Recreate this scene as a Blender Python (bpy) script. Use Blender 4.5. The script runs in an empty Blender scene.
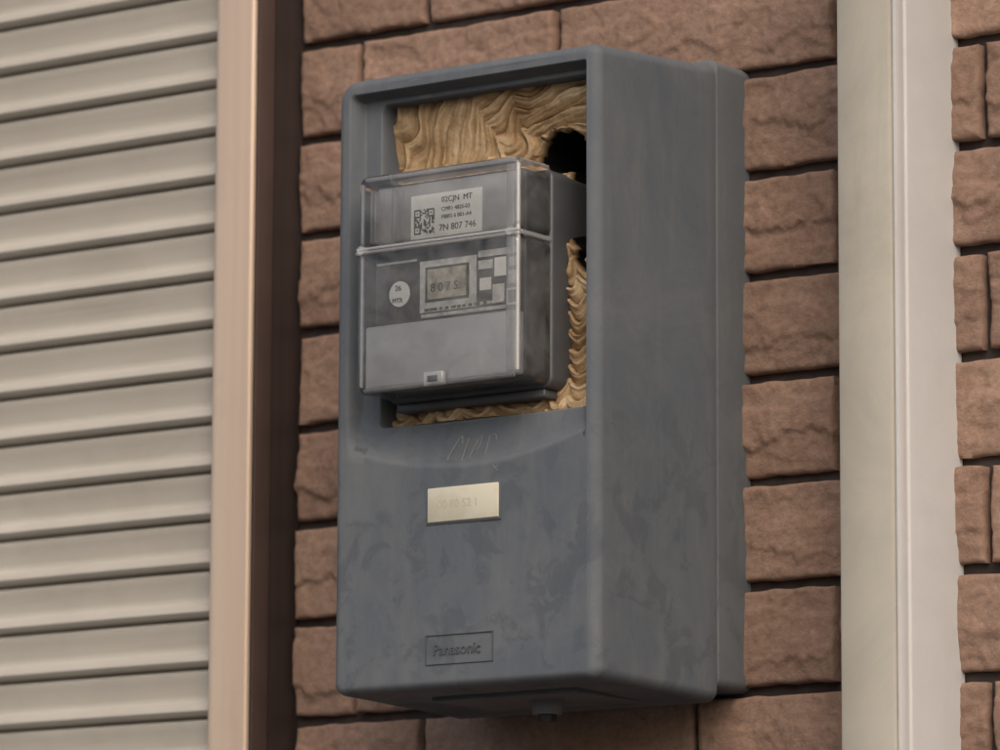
import bpy, bmesh, math, random
from mathutils import Vector, Matrix, noise
random.seed(7)
Z0=2.0
sc=bpy.context.scene
sc.view_settings.view_transform='Standard'; sc.view_settings.look='None'; sc.view_settings.exposure=0

# ---------------------------------------------------------------- helpers
def link(o,parent=None):
    sc.collection.objects.link(o)
    if parent is not None: o.parent=parent
    return o
def empty(name,loc=(0,0,0)):
    e=bpy.data.objects.new(name,None); e.location=loc; e.empty_display_size=.05
    return link(e)
def mesh_obj(name,verts,faces,mat=None,parent=None,smooth=None):
    me=bpy.data.meshes.new(name); me.from_pydata([tuple(v) for v in verts],[],faces); me.update()
    bm=bmesh.new(); bm.from_mesh(me); bmesh.ops.recalc_face_normals(bm,faces=bm.faces); bm.to_mesh(me); bm.free()
    if smooth is not None:
        me.shade_smooth(); me.set_sharp_from_angle(angle=math.radians(smooth))
    if mat: me.materials.append(mat)
    return link(bpy.data.objects.new(name,me),parent)
def box(name,x0,x1,y0,y1,z0,z1,mat,parent=None,bev=0.0,seg=2):
    bm=bmesh.new(); bmesh.ops.create_cube(bm,size=1)
    for v in bm.verts:
        v.co=Vector(((x0+x1)/2+v.co.x*(x1-x0),(y0+y1)/2+v.co.y*(y1-y0),(z0+z1)/2+v.co.z*(z1-z0)))
    if bev>0: bmesh.ops.bevel(bm,geom=bm.edges[:],offset=bev,segments=seg,affect='EDGES',profile=.5)
    me=bpy.data.meshes.new(name); bm.to_mesh(me); bm.free()
    if bev>0: me.shade_smooth(); me.set_sharp_from_angle(angle=math.radians(50))
    me.materials.append(mat)
    return link(bpy.data.objects.new(name,me),parent)
def cyl(name,p0,p1,r,mat,parent=None,n=20,r2=None):
    p0=Vector(p0);p1=Vector(p1);d=p1-p0
    bm=bmesh.new(); bmesh.ops.create_cone(bm,cap_ends=True,segments=n,radius1=r,radius2=r if r2 is None else r2,depth=d.length)
    M=Matrix.Translation((p0+p1)/2)@d.to_track_quat('Z','Y').to_matrix().to_4x4()
    bm.transform(M); me=bpy.data.meshes.new(name); bm.to_mesh(me); bm.free()
    me.shade_smooth(); me.set_sharp_from_angle(angle=math.radians(40)); me.materials.append(mat)
    return link(bpy.data.objects.new(name,me),parent)
def text(name,s,x,y,z,size,mat,parent,extr=.0002,sx=1.0):
    cu=bpy.data.curves.new(name+'_c','FONT'); cu.body=s; cu.size=size; cu.extrude=extr; cu.align_x='LEFT'
    t=bpy.data.objects.new(name+'_t',cu); sc.collection.objects.link(t)
    bpy.context.view_layer.update()
    me=bpy.data.meshes.new_from_object(t.evaluated_get(bpy.context.evaluated_depsgraph_get()))
    bpy.data.objects.remove(t)
    me.transform(Matrix.Translation((x,y,z))@Matrix.Rotation(math.radians(90),4,'X')@Matrix.Diagonal((sx,1,1,1)))
    me.materials.clear(); me.materials.append(mat)
    return link(bpy.data.objects.new(name,me),parent)
def rr(x0,x1,z0,z1,r,ns,nc,rtl=None):
    P=[]
    q=r if rtl is None else rtl
    cs=[(x1-r,z0+r,-90,r),(x1-r,z1-r,0,r),(x0+q,z1-q,90,q),(x0+r,z0+r,180,r)]
    st=[(x0+r,z0),(x1,z0+r),(x1-r,z1),(x0,z1-q)]
    en=[(x1-r,z0),(x1,z1-r),(x0+q,z1),(x0,z0+r)]
    for k in range(4):
        for i in range(ns):
            t=i/ns; P.append((st[k][0]*(1-t)+en[k][0]*t, st[k][1]*(1-t)+en[k][1]*t))
        cx,cz,a0,rad=cs[k]
        for i in range(nc):
            a=math.radians(a0+90*i/nc); P.append((cx+rad*math.cos(a),cz+rad*math.sin(a)))
    return P
def loft(name,rings,mat,parent,capf=False,capb=False,smooth=35):
    n=len(rings[0]); V=[p for r in rings for p in r]; F=[]
    for k in range(len(rings)-1):
        for i in range(n):
            j=(i+1)%n; F.append((k*n+i,k*n+j,(k+1)*n+j,(k+1)*n+i))
    if capb: F.append(tuple(range(n)))
    if capf: F.append(tuple(range((len(rings)-1)*n,len(rings)*n)))
    return mesh_obj(name,V,F,mat,parent,smooth)
def sst(a,b,x):
    t=max(0,min(1,(x-a)/(b-a))); return t*t*(3-2*t)
def N(x,y,z): return noise.noise(Vector((x,y,z)))

# ---------------------------------------------------------------- materials
class M_:
    def __init__(s,name):
        s.m=bpy.data.materials.new(name); s.m.use_nodes=True; s.t=s.m.node_tree; s.n=s.t.nodes; s.l=s.t.links
        s.b=s.n['Principled BSDF']; s.tc=s.n.new('ShaderNodeTexCoord')
    def noise(s,scale,detail=4,rough=.55,dist=0,vec=None,sc3=None):
        n=s.n.new('ShaderNodeTexNoise'); n.inputs['Scale'].default_value=scale; n.inputs['Detail'].default_value=detail
        n.inputs['Roughness'].default_value=rough; n.inputs['Distortion'].default_value=dist
        v=s.tc.outputs['Object']
        if sc3:
            mp=s.n.new('ShaderNodeMapping'); mp.inputs['Scale'].default_value=sc3; s.l.new(v,mp.inputs['Vector']); v=mp.outputs[0]
        s.l.new(v,n.inputs['Vector']); return n.outputs['Fac']
    def ramp(s,f,stops):
        r=s.n.new('ShaderNodeValToRGB'); e=r.color_ramp.elements
        while len(e)<len(stops): e.new(.5)
        for i,(p,c) in enumerate(stops):
            e[i].position=p; e[i].color=(c[0],c[1],c[2],1) if not isinstance(c,(int,float)) else (c,c,c,1)
        s.l.new(f,r.inputs[0]); return r.outputs[0]
    def mix(s,a,b,f,mode='MIX'):
        m=s.n.new('ShaderNodeMix'); m.data_type='RGBA'; m.blend_type=mode
        for k,v in ((6,a),(7,b),(0,f)):
            if hasattr(v,'is_output'): s.l.new(v,m.inputs[k])
            elif k==0: m.inputs[0].default_value=v
            else: m.inputs[k].default_value=(v[0],v[1],v[2],1)
        return m.outputs[2]
    def attr(s,name):
        a=s.n.new('ShaderNodeAttribute'); a.attribute_name=name; return a.outputs['Fac']
    def col(s,c):
        if hasattr(c,'is_output'): s.l.new(c,s.b.inputs['Base Color'])
        else: s.b.inputs['Base Color'].default_value=(c[0],c[1],c[2],1)
    def rough(s,r):
        if hasattr(r,'is_output'): s.l.new(r,s.b.inputs['Roughness'])
        else: s.b.inputs['Roughness'].default_value=r
    def bump(s,h,strength=.3,dist=.001):
        b=s.n.new('ShaderNodeBump'); b.inputs['Strength'].default_value=strength; b.inputs['Distance'].default_value=dist
        s.l.new(h,b.inputs['Height'])
        if s.b.inputs['Normal'].is_linked: s.l.new(s.b.inputs['Normal'].links[0].from_socket,b.inputs['Normal'])
        s.l.new(b.outputs[0],s.b.inputs['Normal'])
def simple(name,c,r=.5,metal=0,var=.12,scale=30,bump=0):
    m=M_(name); f=m.noise(scale,5)
    a=tuple(x*(1-var) for x in c); b=tuple(min(1,x*(1+var)) for x in c)
    m.col(m.ramp(f,[(.3,a),(.7,b)])); m.rough(r); m.b.inputs['Metallic'].default_value=metal
    if bump: m.bump(m.noise(scale*15,3),bump,.0005)
    return m.m

# brick
m=M_('split_face_brick'); f1=m.noise(14,6,.6); f2=m.noise(160,6,.7); a=m.attr('bvar')
c=m.ramp(f1,[(.3,(.258,.164,.124)),(.7,(.358,.240,.184))])
c=m.mix(c,m.ramp(f2,[(.35,(.62,.61,.60)),(.65,(1.14,1.14,1.14))]),.6,'MULTIPLY')
c=m.mix(c,m.ramp(a,[(0,(.84,.82,.81)),(.5,(1.0,.98,.96)),(1,(1.16,1.16,1.13))]),1.0,'MULTIPLY')
c=m.mix(c,(.40,.32,.25),m.ramp(m.noise(45,6,.75,1.0),[(.56,0),(.75,.5)]))
c=m.mix(c,(.165,.105,.082),m.ramp(m.noise(9,8,.75,.6),[(.50,0),(.70,.45)]))
m.col(c); m.rough(.95); m.bump(m.noise(420,6,.75),.65,.0014); m.bump(m.noise(110,6,.65),.55,.003)
BRICK=m.m
MORTAR=simple('dark_mortar',(.040,.030,.027),.95,0,.3,80,.5)
# box plastic
m=M_('weathered_slate_plastic')
base=m.ramp(m.noise(6,5,.6),[(.3,(.100,.115,.136)),(.7,(.117,.133,.155))])
dust=m.ramp(m.noise(9,10,.75,.8),[(.42,0),(.70,.46)])
c=m.mix(base,(.190,.195,.195),dust)
streak=m.ramp(m.noise(1,8,.7,.3,sc3=(60,60,8)),[(.48,0),(.76,.36)])
c=m.mix(c,(.190,.195,.193),streak)
gx=m.n.new('ShaderNodeSeparateXYZ'); m.l.new(m.tc.outputs['Object'],gx.inputs[0])
mr=m.n.new('ShaderNodeMapRange'); mr.inputs['From Min'].default_value=.10; mr.inputs['From Max'].default_value=-.12
m.l.new(gx.outputs['Z'],mr.inputs['Value'])
blot=m.ramp(m.noise(27,8,.62,.6),[(.525,0),(.585,.50)])
mm=m.n.new('ShaderNodeMath'); mm.operation='MULTIPLY'; m.l.new(mr.outputs[0],mm.inputs[0]); m.l.new(blot,mm.inputs[1])
c=m.mix(c,(.078,.090,.108),mm.outputs[0])
c=m.mix(c,(.30,.30,.29),m.ramp(m.noise(420,4,.7),[(.64,0),(.76,.32)]))
c=m.mix(c,(.062,.069,.080),m.ramp(m.noise(150,4,.7),[(.66,0),(.74,.45)]))
geo=m.n.new('ShaderNodeNewGeometry')
c=m.mix(c,(.22,.225,.225),m.ramp(geo.outputs['Pointiness'],[(.505,0),(.56,.40)]))
m.col(c); m.rough(m.ramp(m.noise(20,5),[(.3,.68),(.7,.9)])); m.b.inputs['Specular IOR Level'].default_value=.20
m.bump(m.noise(900,3),.15,.0005); m.bump(m.noise(10,3),.2,.002)
BOX=m.m
BOXDK=simple('black_rubber',(.02,.022,.026),.6)
EMB=simple('embossed_slate_plastic',(.092,.104,.120),.7)
EMBT=simple('embossed_letters_plastic',(.078,.087,.098),.7)
SCR=simple('grey_marker_scrawl',(.165,.172,.178),.9)
# cream plate
m=M_('cream_nameplate'); m.col(m.mix((.60,.575,.475),(.50,.475,.38),m.ramp(m.noise(60,3,.5),[(.45,0),(.62,.6)]))); m.rough(1.0); m.b.inputs['Specular IOR Level'].default_value=0; PLATE=m.m
FADED=simple('faded_print_ink',(.43,.40,.31),1.0)
# meter
BODY=simple('dark_grey_meter_plastic',(.085,.090,.100),.4,0,.1,40)
FRONTUP=simple('grey_meter_plate',(.36,.36,.365),.45,0,.12,60)
BLACK=simple('brown_black_faceplate',(.085,.074,.068),.35,0,.35,120)
LOWER=simple('light_grey_meter_plastic',(.56,.56,.585),.5,0,.05,50)
WHITE=simple('white_label_paper',(.88,.87,.82),.6,0,.06,150)
INK=simple('label_ink',(.05,.05,.05),.6)
SILVER=simple('silver_printed_plate',(.64,.62,.58),.35,.1,.3,160)
LCD=simple('lcd_glass',(.46,.42,.32),.15,0,.45,140)
def clearmat(name,dens,hazelo,hazehi,glr,edge=False):
    m=M_(name)
    for n_ in list(m.n):
        if n_.type=='BSDF_PRINCIPLED': m.n.remove(n_)
    out=[n_ for n_ in m.n if n_.type=='OUTPUT_MATERIAL'][0]
    tr=m.n.new('ShaderNodeBsdfTransparent'); tr.inputs[0].default_value=(dens,dens,dens,1)
    gl=m.n.new('ShaderNodeBsdfGlossy'); gl.inputs['Roughness'].default_value=glr; gl.inputs[0].default_value=(.95,.95,.95,1)
    df=m.n.new('ShaderNodeBsdfDiffuse'); df.inputs[0].default_value=(.8,.8,.8,1)
    mx=m.n.new('ShaderNodeMixShader'); mx2=m.n.new('ShaderNodeMixShader')
    if edge:
        mx.inputs[0].default_value=.3; m.l.new(df.outputs[0],mx.inputs[1]); m.l.new(gl.outputs[0],mx.inputs[2])
        mx2.inputs[0].default_value=hazehi; m.l.new(tr.outputs[0],mx2.inputs[1]); m.l.new(mx.outputs[0],mx2.inputs[2])
    else:
        fr=m.n.new('ShaderNodeFresnel'); fr.inputs[0].default_value=1.5
        m.l.new(fr.outputs[0],mx.inputs[0]); m.l.new(tr.outputs[0],mx.inputs[1]); m.l.new(gl.outputs[0],mx.inputs[2])
        hz=m.ramp(m.noise(28,6,.65,.8),[(.38,hazelo),(.72,hazehi)]); m.l.new(hz,mx2.inputs[0])
        m.l.new(mx.outputs[0],mx2.inputs[1]); m.l.new(df.outputs[0],mx2.inputs[2])
    m.l.new(mx2.outputs[0],out.inputs[0]); return m.m
CLEAR=clearmat('clear_polycarbonate',.96,.025,.13,.08)
EDGE=clearmat('milky_parts_and_highlights',.92,0,.30,.2,True)  # milky white for ribs, latch, screws and the added edge highlights
EDGEW=clearmat('polycarbonate_edge_highlight',.92,0,.50,.2,True)  # denser milky white, edge highlights put into the material
# nest
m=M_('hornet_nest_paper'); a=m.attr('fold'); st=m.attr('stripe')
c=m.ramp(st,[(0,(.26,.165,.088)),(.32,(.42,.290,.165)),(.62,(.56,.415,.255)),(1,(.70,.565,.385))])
c=m.mix(c,m.ramp(a,[(0,(.38,.31,.25)),(.22,(.84,.80,.76)),(1,(1.10,1.10,1.10))]),1.0,'MULTIPLY')  # creases under the layer edges darkened, shade painted into the paper colour
c=m.mix(c,(.28,.17,.085),m.ramp(m.noise(30,9,.75,1.0),[(.49,0),(.68,.60)]))
c=m.mix(c,m.ramp(m.noise(260,6,.75),[(.35,(.62,.60,.58)),(.65,(1.15,1.15,1.15))]),.5,'MULTIPLY')
c=m.mix(c,(.006,.0055,.0055),m.ramp(m.attr('pit'),[(.04,0),(.14,1)]))  # hole and side gap painted near black, standing in for their shade
m.col(c); m.rough(.95); m.b.inputs['Specular IOR Level'].default_value=.08; m.bump(m.noise(300,7,.8),.8,.0013); m.bump(m.noise(70,6,.7),.3,.003); NEST=m.m
# shutter and frames
m=M_('painted_shutter_steel'); f=m.noise(5,6,.6); g=m.noise(1,5,.6,sc3=(2,2,60))
c=m.ramp(f,[(.3,(.44,.412,.362)),(.7,(.51,.480,.426))]); c=m.mix(c,(.36,.33,.28),m.ramp(m.noise(9,7,.7,.5),[(.5,0),(.75,.4)]))
c=m.mix(c,(.27,.24,.20),m.ramp(m.noise(1,7,.7,.3,sc3=(4,4,70)),[(.54,0),(.8,.40)]))
m.col(c); m.rough(.42); m.bump(g,.15,.001); SHUT=m.m
m=M_('champagne_aluminium'); c=m.ramp(m.noise(1,4,.5,sc3=(80,80,1.2)),[(.3,(.60,.46,.36)),(.7,(.69,.55,.43))])
c=m.mix(c,(.45,.36,.29),m.ramp(m.noise(12,8,.7,.4),[(.52,0),(.8,.4)])); m.col(c); m.rough(.38); m.b.inputs['Metallic'].default_value=.2; CHAMP=m.m
m=M_('dark_bronze_frame'); c=m.ramp(m.noise(1,4,.5,sc3=(60,60,1.5)),[(.3,(.028,.021,.020)),(.7,(.048,.034,.031))]); m.col(c); m.rough(.5); BRONZE=m.m
BRONZE2=simple('bronze_frame_light',(.075,.050,.044),.5)
m=M_('ivory_painted_post'); c=m.mix((.47,.44,.375),(.34,.315,.265),m.ramp(m.noise(7,8,.75,.6),[(.40,0),(.72,.75)])); c=m.mix(c,(.26,.24,.20),m.ramp(m.noise(1,6,.7,.2,sc3=(40,40,3)),[(.55,0),(.8,.4)])); m.col(c); m.rough(.5); m.bump(m.noise(200,3),.1,.0006); IVORY=m.m
m=M_('white_painted_post'); c=m.mix((.60,.60,.60),(.47,.47,.47),m.ramp(m.noise(8,8,.7,.4),[(.4,0),(.75,.6)])); m.col(c); m.rough(.4); WPOST=m.m
CONC=simple('foundation_concrete',(.30,.29,.27),.9,0,.15,12,.5)
ASPH=simple('asphalt',(.055,.055,.055),.9,0,.25,30,.6)

# ---------------------------------------------------------------- ground
mesh_obj('ground',[(-400,-400,0),(400,-400,0),(400,400,0),(-400,400,0)],[(0,1,2,3)],ASPH)

# ---------------------------------------------------------------- brick house
WY=.0100   # mortar plane
house=empty('brick_house',(0,0,0))
PITCH=.0779; ZM=Z0-.2195; G=.0040
V=[];F=[];A=[]
def brick(x0,x1,z0,z1,cell,seed):
    nx=max(4,int((x1-x0)/cell)); nz=max(3,int((z1-z0)/cell)); s=seed*13.7
    off=len(V); val=random.random()
    tilt=(random.random()-.5)*.003; tz=(random.random()-.5)*.003
    la=.25+.25*random.random(); lh=.0010+.0022*random.random(); l2=.62+.2*random.random()
    for j in range(-1,nz+2):
        for i in range(-1,nx+2):
            sk=(i<0 or i>nx or j<0 or j>nz); ii=min(max(i,0),nx); jj=min(max(j,0),nz)
            u=ii/nx; v=jj/nz; x=x0+(x1-x0)*u; z=z0+(z1-z0)*v
            if ii in(0,nx): x+=.0010*N(z*90,s,1)
            if jj in(0,nz): z+=.0012*N(x*60,s,2)
            q=N(x*11+s,z*17,s)+.4*N(x*26+s,z*38,s+3)+.12*N(x*80,z*90,s)
            q=q*2.6; fl=math.floor(q); fr_=q-fl; ter=(fl+sst(.84,1.0,fr_))/2.6
            h=.0093+.0028*ter+.0016*q/2.6+.0008*N(x*90,z*110,s)+.0006*N(x*220,z*240,s)+tilt*(u-.5)+tz*(v-.5)
            zl=la+.26*N(x*20+s,s,5)+.12*N(x*75,s,7)+.05*N(x*200,s,9)
            h+= lh*sst(zl-.02,zl+.02,v)
            zl2=l2+.20*N(x*16+s,s,15)+.10*N(x*60,s,17)
            h-= .0012*sst(zl2-.02,zl2+.02,v)
            e=min(min(u,1-u)*(x1-x0),min(v,1-v)*(z1-z0))
            h-= .0018*(1-sst(0,.0025,e))
            y=WY-h if not sk else WY+.001
            V.append((x,y,z)); A.append(val)
    W=nx+3
    for j in range(nz+2):
        for i in range(nx+2):
            a_=off+j*W+i; F.append((a_,a_+1,a_+W+1,a_+W))
seed=0
for k in range(-18,16):
    z0=ZM+k*PITCH+G; z1=ZM+(k+1)*PITCH-G
    if z0<.33: continue
    ph=.071 if k%2 else -.056
    js=[ph+.254*n_ for n_ in range(-2,12)]
    js=[j for j in js if -.30<j<2.5]
    if k%2==0:
        js=[j for j in js if j>-.2]+[-.249]
    js=sorted(js+[-.3115,2.5])
    for a_,b_ in zip(js[:-1],js[1:]):
        if b_-a_<.02: continue
        seed+=1
        near=(a_<.45 and -3<=k<=8)
        brick(a_+G*.8,b_-G*.8,z0,z1,.0019 if near else .012,seed)
    js=sorted([j for j in [-3.6+.254*n_+(.127 if k%2 else 0) for n_ in range(0,7)] if j<-2.33]+[-2.33,-3.6-.001])
    for a_,b_ in zip(js[:-1],js[1:]):
        if b_-a_<.02: continue
        seed+=1; brick(a_+G,b_-G,z0,z1,.012,seed)
o=mesh_obj('brick_courses',V,F,BRICK,house,60)
at=o.data.attributes.new('bvar','FLOAT','POINT'); at.data.foreach_set('value',A)
box('mortar_bed',-3.6,2.5,WY,.14,.33,3.31,MORTAR,house)
box('foundation',-3.62,2.52,-.03,.14,-.05,.33,CONC,house,.004)
box('eave_fascia',-3.8,2.7,-.35,.3,3.312,3.5,WPOST,house,.01)

# ---------------------------------------------------------------- roller shutter
sh=empty('roller_shutter',(0,0,0))
P=.0392; prof=[(0,-.0290),(.0004,-.0360),(.0018,-.0400),(.0045,-.0418),(.0080,-.0408),(.0108,-.0372),(.0124,-.0335),(.0130,-.0318),(.0140,-.0312),(.018,-.0318),(.024,-.0331),(.030,-.0347),(.0340,-.0360),(.0358,-.0360),(.0370,-.0345),(.0378,-.0315),(.0384,-.0285)]
V=[];F=[]
zb=.06; cnt=int((2.78-zb)/P); xs=[-2.26+i*(1.93/60) for i in range(61)]
pts=[]
for s_ in range(cnt):
    for (dz,y) in prof: pts.append((zb+s_*P+dz,y))
for ix,x in enumerate(xs):
    for (z,y) in pts:
        V.append((x,y+.0010*N(x*3,z*9,1),z+.0006*N(x*5,z*4,7)))
n=len(pts)
for ix in range(len(xs)-1):
    for i in range(n-1):
        a_=ix*n+i; F.append((a_,a_+1,a_+n+1,a_+n))
mesh_obj('slats',V,F,SHUT,sh,40)
box('bottom_rail',-2.27,-.33,-.04,-.006,.012,.058,CHAMP,sh,.003)
box('shutter_housing',-2.33,-.311,-.14,-.002,zb+cnt*P,3.05,CHAMP,sh,.006)
def extr(name,poly,z0,z1,mat,parent,smooth=30):
    n=len(poly); V=[(x,y,z0) for x,y in poly]+[(x,y,z1) for x,y in poly]
    F=[(i,(i+1)%n,(i+1)%n+n,i+n) for i in range(n)]+[tuple(range(n)),tuple(range(n,2*n))]
    return mesh_obj(name,V,F,mat,parent,smooth)
zt=zb+cnt*P-.001
extr('guide_rail_face',[(-.3510,-.0530),(-.3500,-.0548),(-.3480,-.0560),(-.3440,-.0566),(-.3180,-.0566),(-.3130,-.0560),(-.3115,-.0545),(-.3112,-.0520),(-.3510,-.0300)],0.001,zt,CHAMP,sh)
extr('guide_rail_side',[(-.3110,-.0515),(-.3110,-.0300),(-.3135,-.0298),(-.3135,-.0285),(-.3108,-.0283),(-.3108,.0090),(-.3480,.0090),(-.3480,-.0280)],0.001,zt,BRONZE,sh)
box('rail_side_strip',-.3109,-.3100,-.0505,-.0305,.002,zt-.002,BRONZE2,sh,.0003)
extr('guide_rail_far',[(-2.29,-.0560),(-2.25,-.0560),(-2.25,.009),(-2.325,.009),(-2.325,-.04)],0.001,zt,CHAMP,sh)

# ---------------------------------------------------------------- post
post=empty('aluminium_post',(0,0,0))
extr('post_front',[(.2500,.009),(.2500,-.0770),(.2506,-.0790),(.2525,-.0800),(.2930,-.0800),(.2955,-.0790),(.2960,-.0770),(.2960,.009)],0.001,3.31,IVORY,post)
extr('post_side',[(.2962,.009),(.2962,-.0765),(.2968,-.0778),(.2985,-.0778),(.2992,-.0765),(.2992,-.0700),(.2976,-.0692),(.2976,-.0640),(.2994,-.0632),(.3000,-.0615),(.3000,.009)],0.001,3.31,WPOST,post)

# ---------------------------------------------------------------- meter box
D=.19; hl=.1225; hr=.1160
mb=empty('electric_meter_box',(0,0,Z0))
rings=[]
NS,NC=56,10
def ring(x0,x1,z0,z1,r,y,rtl=None): return [(p[0],y,p[1]) for p in rr(x0,x1,z0,z1,r,NS,NC,rtl)]
def zt_(y): return .2365+.0145*(1-(-y)/D)
def zb_(y): return -.2250-.0065*(1-(-y)/D)
rings.append(ring(-hl-.0005,.1172,-.2200,.2530,.008,.0085))
rings.append(ring(-hl-.0005,.1172,-.2200,.2530,.008,-.0350))
rings.append(ring(-hl+.001,.1158,-.2190,.2500,.009,-.0362))
rings.append(ring(-hl+.001,.1158,-.2190,.2480,.009,-.0378))
rings.append(ring(-hl-.0005,.1172,zb_(-.038),zt_(-.038),.009,-.0380,.016))
rings.append(ring(-hl-.001,.1177,zb_(-.038)-.0005,zt_(-.038)+.0005,.009,-.0392,.016))
R=.0085
for i in range(1,13):
    y=-.0392-(D-R-.0392)*i/12; t=i/12
    rings.append(ring(-hl-.001+.001*t,.1177-.0017*t,zb_(y),zt_(y),.009,y,.016))
K=8
for i in range(1,K+1):
    a_=math.radians(90*i/K); ins=R*(1-math.cos(a_)); y=-(D-R)-R*math.sin(a_)
    rings.append(ring(-hl+ins,hr-ins,zb_(y)+ins*.7,zt_(y)-ins*.7,max(.009-ins*.6,.004),y,.016-ins*.3))
outer=[(p[0],p[2]) for p in rings[-1]]
ox0,ox1,oz0,oz1=-.0905,.1030,-.0290,.2190
inner=rr(ox0,ox1,oz0,oz1,.006,NS,NC)
def recess(x,z):
    arc=-.0640+.016*(x/.1)**2
    sL=sst(-.1105,-.1035,x); sR=1-sst(.1035,.1065,x); sT=1-sst(.2205,.2255,z)
    sB=sst(0,1,(z-arc)/.010)*.30+.70*min(1,max(0,(z-arc)/.032))
    return .013*min(sL,1)*sR*sT*max(0,sB)
def yf(x,z):
    return -D+recess(x,z)+.0006*N(x*14,z*9,3)
NR=90
for k in range(1,NR+1):
    t=k/NR; t=1-(1-t)**1.35
    rg=[]
    for (a_,b_) in zip(outer,inner):
        x=a_[0]*(1-t)+b_[0]*t; z=a_[1]*(1-t)+b_[1]*t
        w=min(1,k/6); rg.append((x,-D*(1-w)+yf(x,z)*w,z))
    rings.append(rg)
for (g_,dy) in ((.0008,.0004),(.0014,.0015),(.0014,.010),(.0014,.075)):
    rg=[]
    for (x,z),last in zip(rr(ox0+g_,ox1-g_,oz0+g_,oz1-g_,.0052,NS,NC),rings[-1] if dy<.001 else base_):
        rg.append((x,last[1]+dy,z))
    if dy<.001: base_=[(p[0],p[1]-0.0004,p[2]) for p in rg]
    rings.append(rg)
loft('housing',rings,BOX,mb,smooth=38)
box('inner_back',-.112,.110,-.012,-.004,-.21,.235,BOXDK,mb)
yn=-D-.0002
box('nameplate',-.0340,.0300,yn-.0016,yn+.001,-.1040,-.0785,PLATE,mb,.0008)
box('nameplate_border',-.0355,.0315,yn-.0006,yn+.001,-.1055,-.0770,EMB,mb,.0003)
text('nameplate_print','00 80 52 1',-.0245,yn-.0016,-.0940,.0085,FADED,mb,.0001,1.0)
box('maker_panel_top',-.0355,.0250,yn-.0005,yn+.001,-.1867,-.1860,EMBT,mb,.0001)
box('maker_panel_bottom',-.0355,.0250,yn-.0005,yn+.001,-.2080,-.2073,EMBT,mb,.0001)
box('maker_panel_left',-.0355,-.0349,yn-.0005,yn+.001,-.2072,-.1868,EMBT,mb)
box('maker_panel_right',.0244,.0250,yn-.0005,yn+.001,-.2072,-.1868,EMBT,mb)
text('maker_letters','Panasonic',-.0290,yn-.0002,-.2010,.0115,EMBT,mb,.0003,.95)
# faint scrawled marks under the window
marks=[[(-.020,-.058),(-.014,-.042),(-.011,-.040),(-.010,-.046)],[(-.006,-.060),(-.005,-.042)],[(.000,-.059),(.004,-.043),(.007,-.041),(.006,-.050),(.003,-.052)],[(.013,-.057),(.014,-.042),(.019,-.041),(.021,-.046)],[(.024,-.066),(.028,-.070)],[(.029,-.064),(.026,-.069)]]
mi=0
for st_ in marks:
    for (xa,za),(xb,zb2) in zip(st_[:-1],st_[1:]):
        cyl('scrawl_%d'%mi,(xa,yf(xa,za)+.0002,za),(xb,yf(xb,zb2)+.0002,zb2),.0006,SCR,mb,8); mi+=1
cyl('bottom_boss',(.016,-.110,-.2240),(.016,-.110,-.2400),.013,BOX,mb,28,.011)
cyl('bottom_boss_screw',(.016,-.110,-.2400),(.016,-.110,-.2450),.007,BOXDK,mb,6)
UND=-.2265
box('bottom_access_plate',-.060,.070,-.150,-.065,UND-.0035,UND+.001,EMB,mb,.001)

# ---------------------------------------------------------------- hornet nest
nest=empty('hornet_nest',(0,0,Z0))
V=[];F=[];FO=[];PI=[];ST=[]
nx,nz=340,440; X0,X1,ZA,ZB=-.1105,.1120,-.060,.230
hx,hz=.062,.170
for j in range(nz+1):
    for i in range(nx+1):
        x=X0+(X1-X0)*i/nx; z=ZA+(ZB-ZA)*j/nz
        wx=x+.022*N(x*12,z*12,1)+.006*N(x*32,z*32,3)+.0012*N(x*120,z*120,3); wz=z+.022*N(x*12,z*12,5)+.006*N(x*32,z*32,6)+.0012*N(x*120,z*120,9)
        dx,dz=wx-hx,wz-hz; r=math.hypot(dx,dz); th=math.atan2(dz,dx)
        s=r*1.0+.008*abs(math.sin(th*3.5+4*N(x*18,z*18,11)))+.35*dz*(1 if dx<0 else 0)*sst(.0,.05,-dx)
        lowm=1-sst(.085,.125,z)
        s2=z+.008*abs(math.sin(wx*140+z*30))+.006*N(x*40,z*40,4)
        p1=s/.0150+.5*N(x*30,z*30,41); p2=s2/.0125+.5*N(x*45,z*45,42)
        L1=p1%1.0; L2=p2%1.0
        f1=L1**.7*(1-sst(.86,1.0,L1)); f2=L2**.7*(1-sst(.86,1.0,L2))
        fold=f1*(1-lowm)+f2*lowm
        sv=s*(1-lowm)+s2*lowm
        fib=N(sv*300,th*1.5*(1-lowm)+x*18*lowm,7)+.6*N(sv*750,th*2.5*(1-lowm)+x*30*lowm,17)
        stripe=.50+.55*fib+.32*N(x*22,z*22,31)+.15*N(x*90,z*90,33)
        edge=sst(.060,.082,x)
        y=-(.1510+.007*math.exp(-((x+.02)/.07)**2)+.006*N(x*16,z*16,8)+.004*edge*lowm+.008*(1-sst(-.028,-.005,z))+.004*sst(.175,.205,z))
        y-= .0055*fold+.0012*fib+.0008*N(x*100,z*100,5)
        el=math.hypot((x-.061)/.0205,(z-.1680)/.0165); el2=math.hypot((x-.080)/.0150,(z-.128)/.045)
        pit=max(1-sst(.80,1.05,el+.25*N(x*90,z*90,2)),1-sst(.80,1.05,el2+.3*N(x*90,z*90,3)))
        lim=-.1715 if z>-.026 else -.158
        if y<lim: y=lim+.0004*fold
        y+= .055*pit
        V.append((x,y,z)); FO.append(max(0,min(1,fold))); PI.append(pit); ST.append(max(0,min(1,stripe)))
W=nx+1
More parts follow.
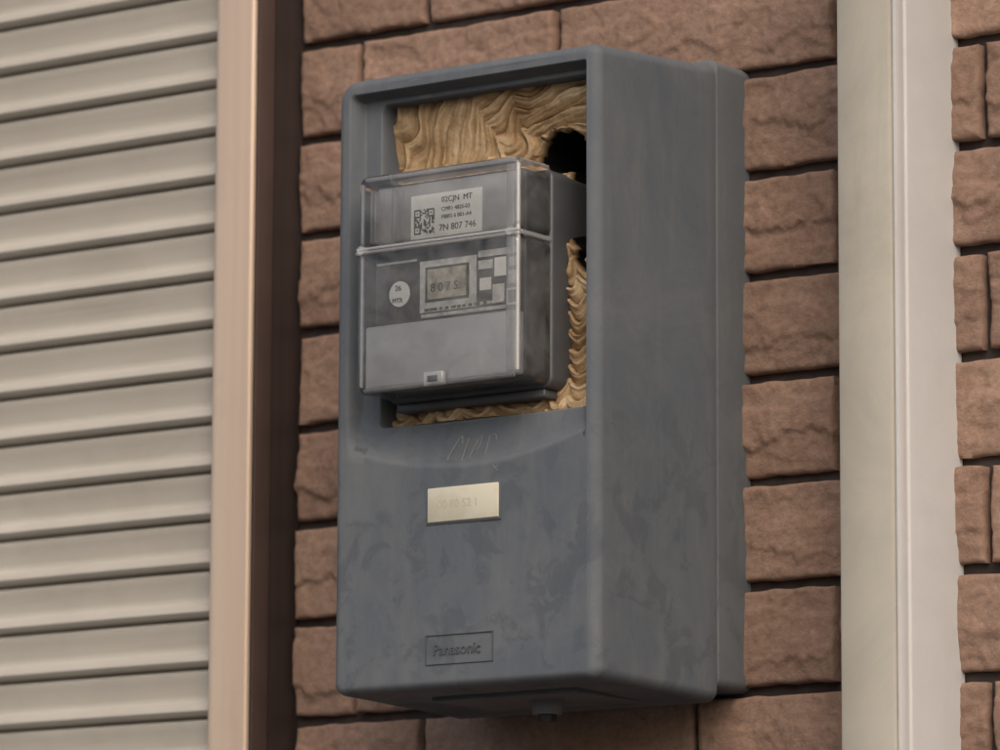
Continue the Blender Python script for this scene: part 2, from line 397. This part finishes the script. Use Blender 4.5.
for j in range(nz):
    for i in range(nx):
        a_=j*W+i; F.append((a_,a_+1,a_+W+1,a_+W))
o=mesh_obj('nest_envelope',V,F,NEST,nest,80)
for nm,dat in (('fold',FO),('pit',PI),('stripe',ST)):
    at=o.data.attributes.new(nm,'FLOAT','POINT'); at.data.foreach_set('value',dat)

# ---------------------------------------------------------------- electricity meter
em=empty('electricity_meter',(0,0,Z0))
mx0,mx1,mz0,mz1=-.0810,.0660,-.0085,.1550; YF=-.2170
def shell(name,x0,x1,z0,z1,yb,yfr,r,fil,mat,cap=True,taper=0.0):
    rg=[]
    for i in range(5):
        t=i/4; y=yb+(yfr+fil-yb)*t; q=taper*(1-t)
        rg.append([(p[0],y,p[1]) for p in rr(x0-q,x1+q,z0-q,z1+q,r,4,8)])
    for i in range(1,6):
        a_=math.radians(18*i); ins=fil*(1-math.cos(a_)); y=yfr+fil-fil*math.sin(a_)
        rg.append([(p[0],y,p[1]) for p in rr(x0+ins,x1-ins,z0+ins,z1-ins,max(r-ins,.001),4,8)])
    return loft(name,rg,mat,em,capf=cap,smooth=40)
def U(u): return mx0+(mx1-mx0)*u
def Vv(v): return mz1-(mz1-mz0)*v
shell('meter_base',mx0-.001,mx1+.0015,mz0-.002,mz1-.004,-.110,-.178,.008,.003,BODY)
shell('meter_core',mx0+.005,mx1-.005,mz0+.004,mz1-.006,-.150,-.2020,.006,.003,BODY)
yp=-.2020
box('upper_plate',U(.06),U(.94),yp-.0015,yp-.0002,Vv(.325),Vv(.05),FRONTUP,em,.0006)
box('display_plate',U(.05),U(.95),yp-.0020,yp-.0002,Vv(.695),Vv(.375),BLACK,em,.0006)
box('terminal_cover',U(.035),U(.965),yp-.0115,yp-.0002,Vv(.975),Vv(.690),LOWER,em,.002)
yl=yp-.0015
box('label',U(.27),U(.71),yl-.0006,yl-.0001,Vv(.305),Vv(.105),WHITE,em)
V=[];F=[]; q0x,q0z,cs_=U(.290),Vv(.285),.00125
for i in range(15):
    for j in range(15):
        corner=(i<5 and j<5)or(i<5 and j>9)or(i>9 and j>9)
        on=random.random()<.5
        if corner:
            a_=i if i<5 else i-10; b_=j if j<5 else j-10
            on=(a_ in(0,4) or b_ in(0,4) or (a_==2 and b_==2))
        if on:
            k_=len(V); x=q0x+i*cs_; z=q0z+j*cs_; y=yl-.0009
            V+=[(x,y,z),(x+cs_,y,z),(x+cs_,y,z+cs_),(x,y,z+cs_)]; F.append((k_,k_+1,k_+2,k_+3))
mesh_obj('qr_code',V,F,INK,em)
text('label_text_1','02CJN  MT',U(.46),yl-.0008,Vv(.150),.0060,INK,em)
text('label_text_2','CMR1 4825-03',U(.46),yl-.0008,Vv(.190),.0042,INK,em)
text('label_text_3','MBRS 6 B01-A4',U(.46),yl-.0008,Vv(.225),.0042,INK,em)
text('label_text_4','7N 807 746',U(.445),yl-.0008,Vv(.280),.0070,INK,em)
for i,u in enumerate((.07,.095,.19,.215)):
    box('cover_rib_%d'%i,U(u),U(u)+.0014,-.2150,-.2040,Vv(.31),Vv(.07),EDGE,em,.0003)
yd=yp-.0020
def dp(n,u0,u1,v0,v1,mat,d=.0006): box(n,U(u0),U(u1),yd-d,yd-.0001,Vv(v1),Vv(v0),mat,em)
dp('printed_panel',.33,.68,.410,.645,SILVER,.0004)
dp('lcd_frame',.365,.635,.440,.600,BLACK,.0008)
dp('lcd',.38,.62,.452,.588,LCD,.0012)
dp('print_1',.69,.93,.395,.425,SILVER)
dp('print_2',.69,.78,.440,.480,SILVER)
dp('print_3',.79,.86,.435,.520,WHITE)
dp('print_4',.88,.935,.440,.480,SILVER)
dp('print_5',.70,.77,.520,.575,WHITE)
dp('print_6',.34,.86,.652,.668,SILVER)
dp('print_7',.78,.85,.555,.640,SILVER)
dp('print_8',.875,.935,.500,.560,SILVER)
dp('print_9',.06,.31,.395,.405,SILVER)
dp('window_square',.865,.94,.580,.655,WHITE,.0005)
dp('window_square_in',.875,.93,.590,.645,INK,.0009)
cyl('sticker',(U(.205),yd-.0001,Vv(.545)),(U(.205),yd-.0009,Vv(.545)),.0095,WHITE,em,32)
text('sticker_text_1','26',U(.178),yd-.0012,Vv(.530),.0058,INK,em)
text('sticker_text_2','MTR',U(.160),yd-.0012,Vv(.585),.0050,INK,em)
for i in range(14):
    u=.35+.035*i+random.random()*.01
    text('plate_print_%d'%i,random.choice(['|8I','kWh','30A','lII','SW']),U(u),yd-.0010,Vv(.640),.0030,INK if u<.67 else WHITE,em)
text('plate_print_lcd','8 0 7 5.',U(.40),yd-.0014,Vv(.555),.0090,BLACK,em)
zs=Vv(.345)
shell('cover_upper',mx0,mx1,zs+.0008,mz1,-.178,YF,.007,.0045,CLEAR)
shell('cover_lower',mx0,mx1,mz0,zs-.0008,-.178,YF-.001,.007,.0045,CLEAR)
def rod(n,p0,p1,r,mt=None): cyl(n,p0,p1,r,mt or EDGE,em,14)  # milky rods added along the cover edges to imitate their highlights
e=.0028
rod('highlight_left',(mx0+e,YF+e,mz0+.006),(mx0+e,YF+e,mz1-.006),.0015,EDGEW)
rod('highlight_right',(mx1-e,YF+e,mz0+.006),(mx1-e,YF+e,mz1-.006),.0018,EDGEW)
rod('highlight_top',(mx0+.006,YF+e,mz1-e),(mx1-.006,YF+e,mz1-e),.0015)
rod('highlight_bottom',(mx0+.006,YF+e,mz0+e),(mx1-.006,YF+e,mz0+e),.0016,EDGEW)
box('corner_highlight',mx1-.0120,mx1-.0052,YF+.0008,YF+.0030,mz0+.006,mz1-.006,EDGE,em,.0005)  # hazy strip added to imitate the bright band at the right corner
rod('highlight_top_side',(mx1-e,YF+.006,mz1-e),(mx1-e,-.178,mz1-e),.0014)
box('seam_upper',mx0-.0004,mx1+.0004,YF-.0010,YF+.0020,zs+.0006,zs+.0022,EDGEW,em,.0006)
box('seam_lower',mx0-.0004,mx1+.0004,YF-.0018,YF+.0020,zs-.0026,zs-.0004,EDGE,em,.0006)
box('seam_side',mx1-.0003,mx1+.0010,YF+.0021,-.176,zs-.0018,zs+.0014,EDGE,em,.0004)
box('seam_side_far',mx0-.0010,mx0+.0003,YF+.0021,-.176,zs-.0018,zs+.0014,EDGE,em,.0004)
for i,x in enumerate((mx0+.006,mx1-.006)):
    cyl('seal_screw_%d'%i,(x,YF+.002,zs),(x,YF-.0040,zs),.0032,EDGE,em,20)
box('latch',U(.44),U(.56),YF-.0045,YF+.001,mz0+.0005,mz0+.0105,EDGE,em,.001)
box('latch_slot',U(.47),U(.53),YF-.0052,YF-.0046,mz0+.003,mz0+.0075,BODY,em,.0002)
box('base_rail',mx0+.006,mx1-.006,-.176,-.120,mz0-.0085,mz0-.0021,BODY,em,.0015)

# ---------------------------------------------------------------- light
w=bpy.data.worlds.new("World"); sc.world=w; w.use_nodes=True
nt=w.node_tree; bg=nt.nodes['Background']; sk=nt.nodes.new('ShaderNodeTexSky'); sk.sky_type='NISHITA'; sk.sun_disc=False
EL,AZ=40,138
sk.sun_elevation=math.radians(EL); sk.sun_rotation=math.radians(AZ); sk.air_density=1.0; sk.dust_density=5.0; sk.ozone_density=.4
nt.links.new(sk.outputs[0],bg.inputs[0]); bg.inputs[1].default_value=.145
L=bpy.data.lights.new('sun','SUN'); L.energy=.85; L.angle=math.radians(55); L.color=(1,.93,.84)
so=link(bpy.data.objects.new('sun',L))
sd=Vector((math.sin(math.radians(AZ))*math.cos(math.radians(EL)),math.cos(math.radians(AZ))*math.cos(math.radians(EL)),math.sin(math.radians(EL))))
so.rotation_euler=sd.to_track_quat('Z','Y').to_euler(); so.location=sd*20

# ---------------------------------------------------------------- camera
cam=bpy.data.cameras.new('camera'); co=link(bpy.data.objects.new('camera',cam)); sc.camera=co
cam.sensor_width=36; cam.lens=180; cam.clip_start=.1; cam.clip_end=2000
yaw,pit,dist,roll=math.radians(36),math.radians(9.4),3.63,math.radians(.25)
T=Vector((.03,-D,Z0))
fw=Vector((-math.sin(yaw)*math.cos(pit),math.cos(yaw)*math.cos(pit),math.sin(pit)))
co.location=T-fw*dist
q=fw.to_track_quat('-Z','Y').to_matrix().to_4x4()@Matrix.Rotation(roll,4,'Z')
co.rotation_euler=q.to_euler()
cam.dof.use_dof=True; cam.dof.focus_distance=3.60; cam.dof.aperture_fstop=8.0
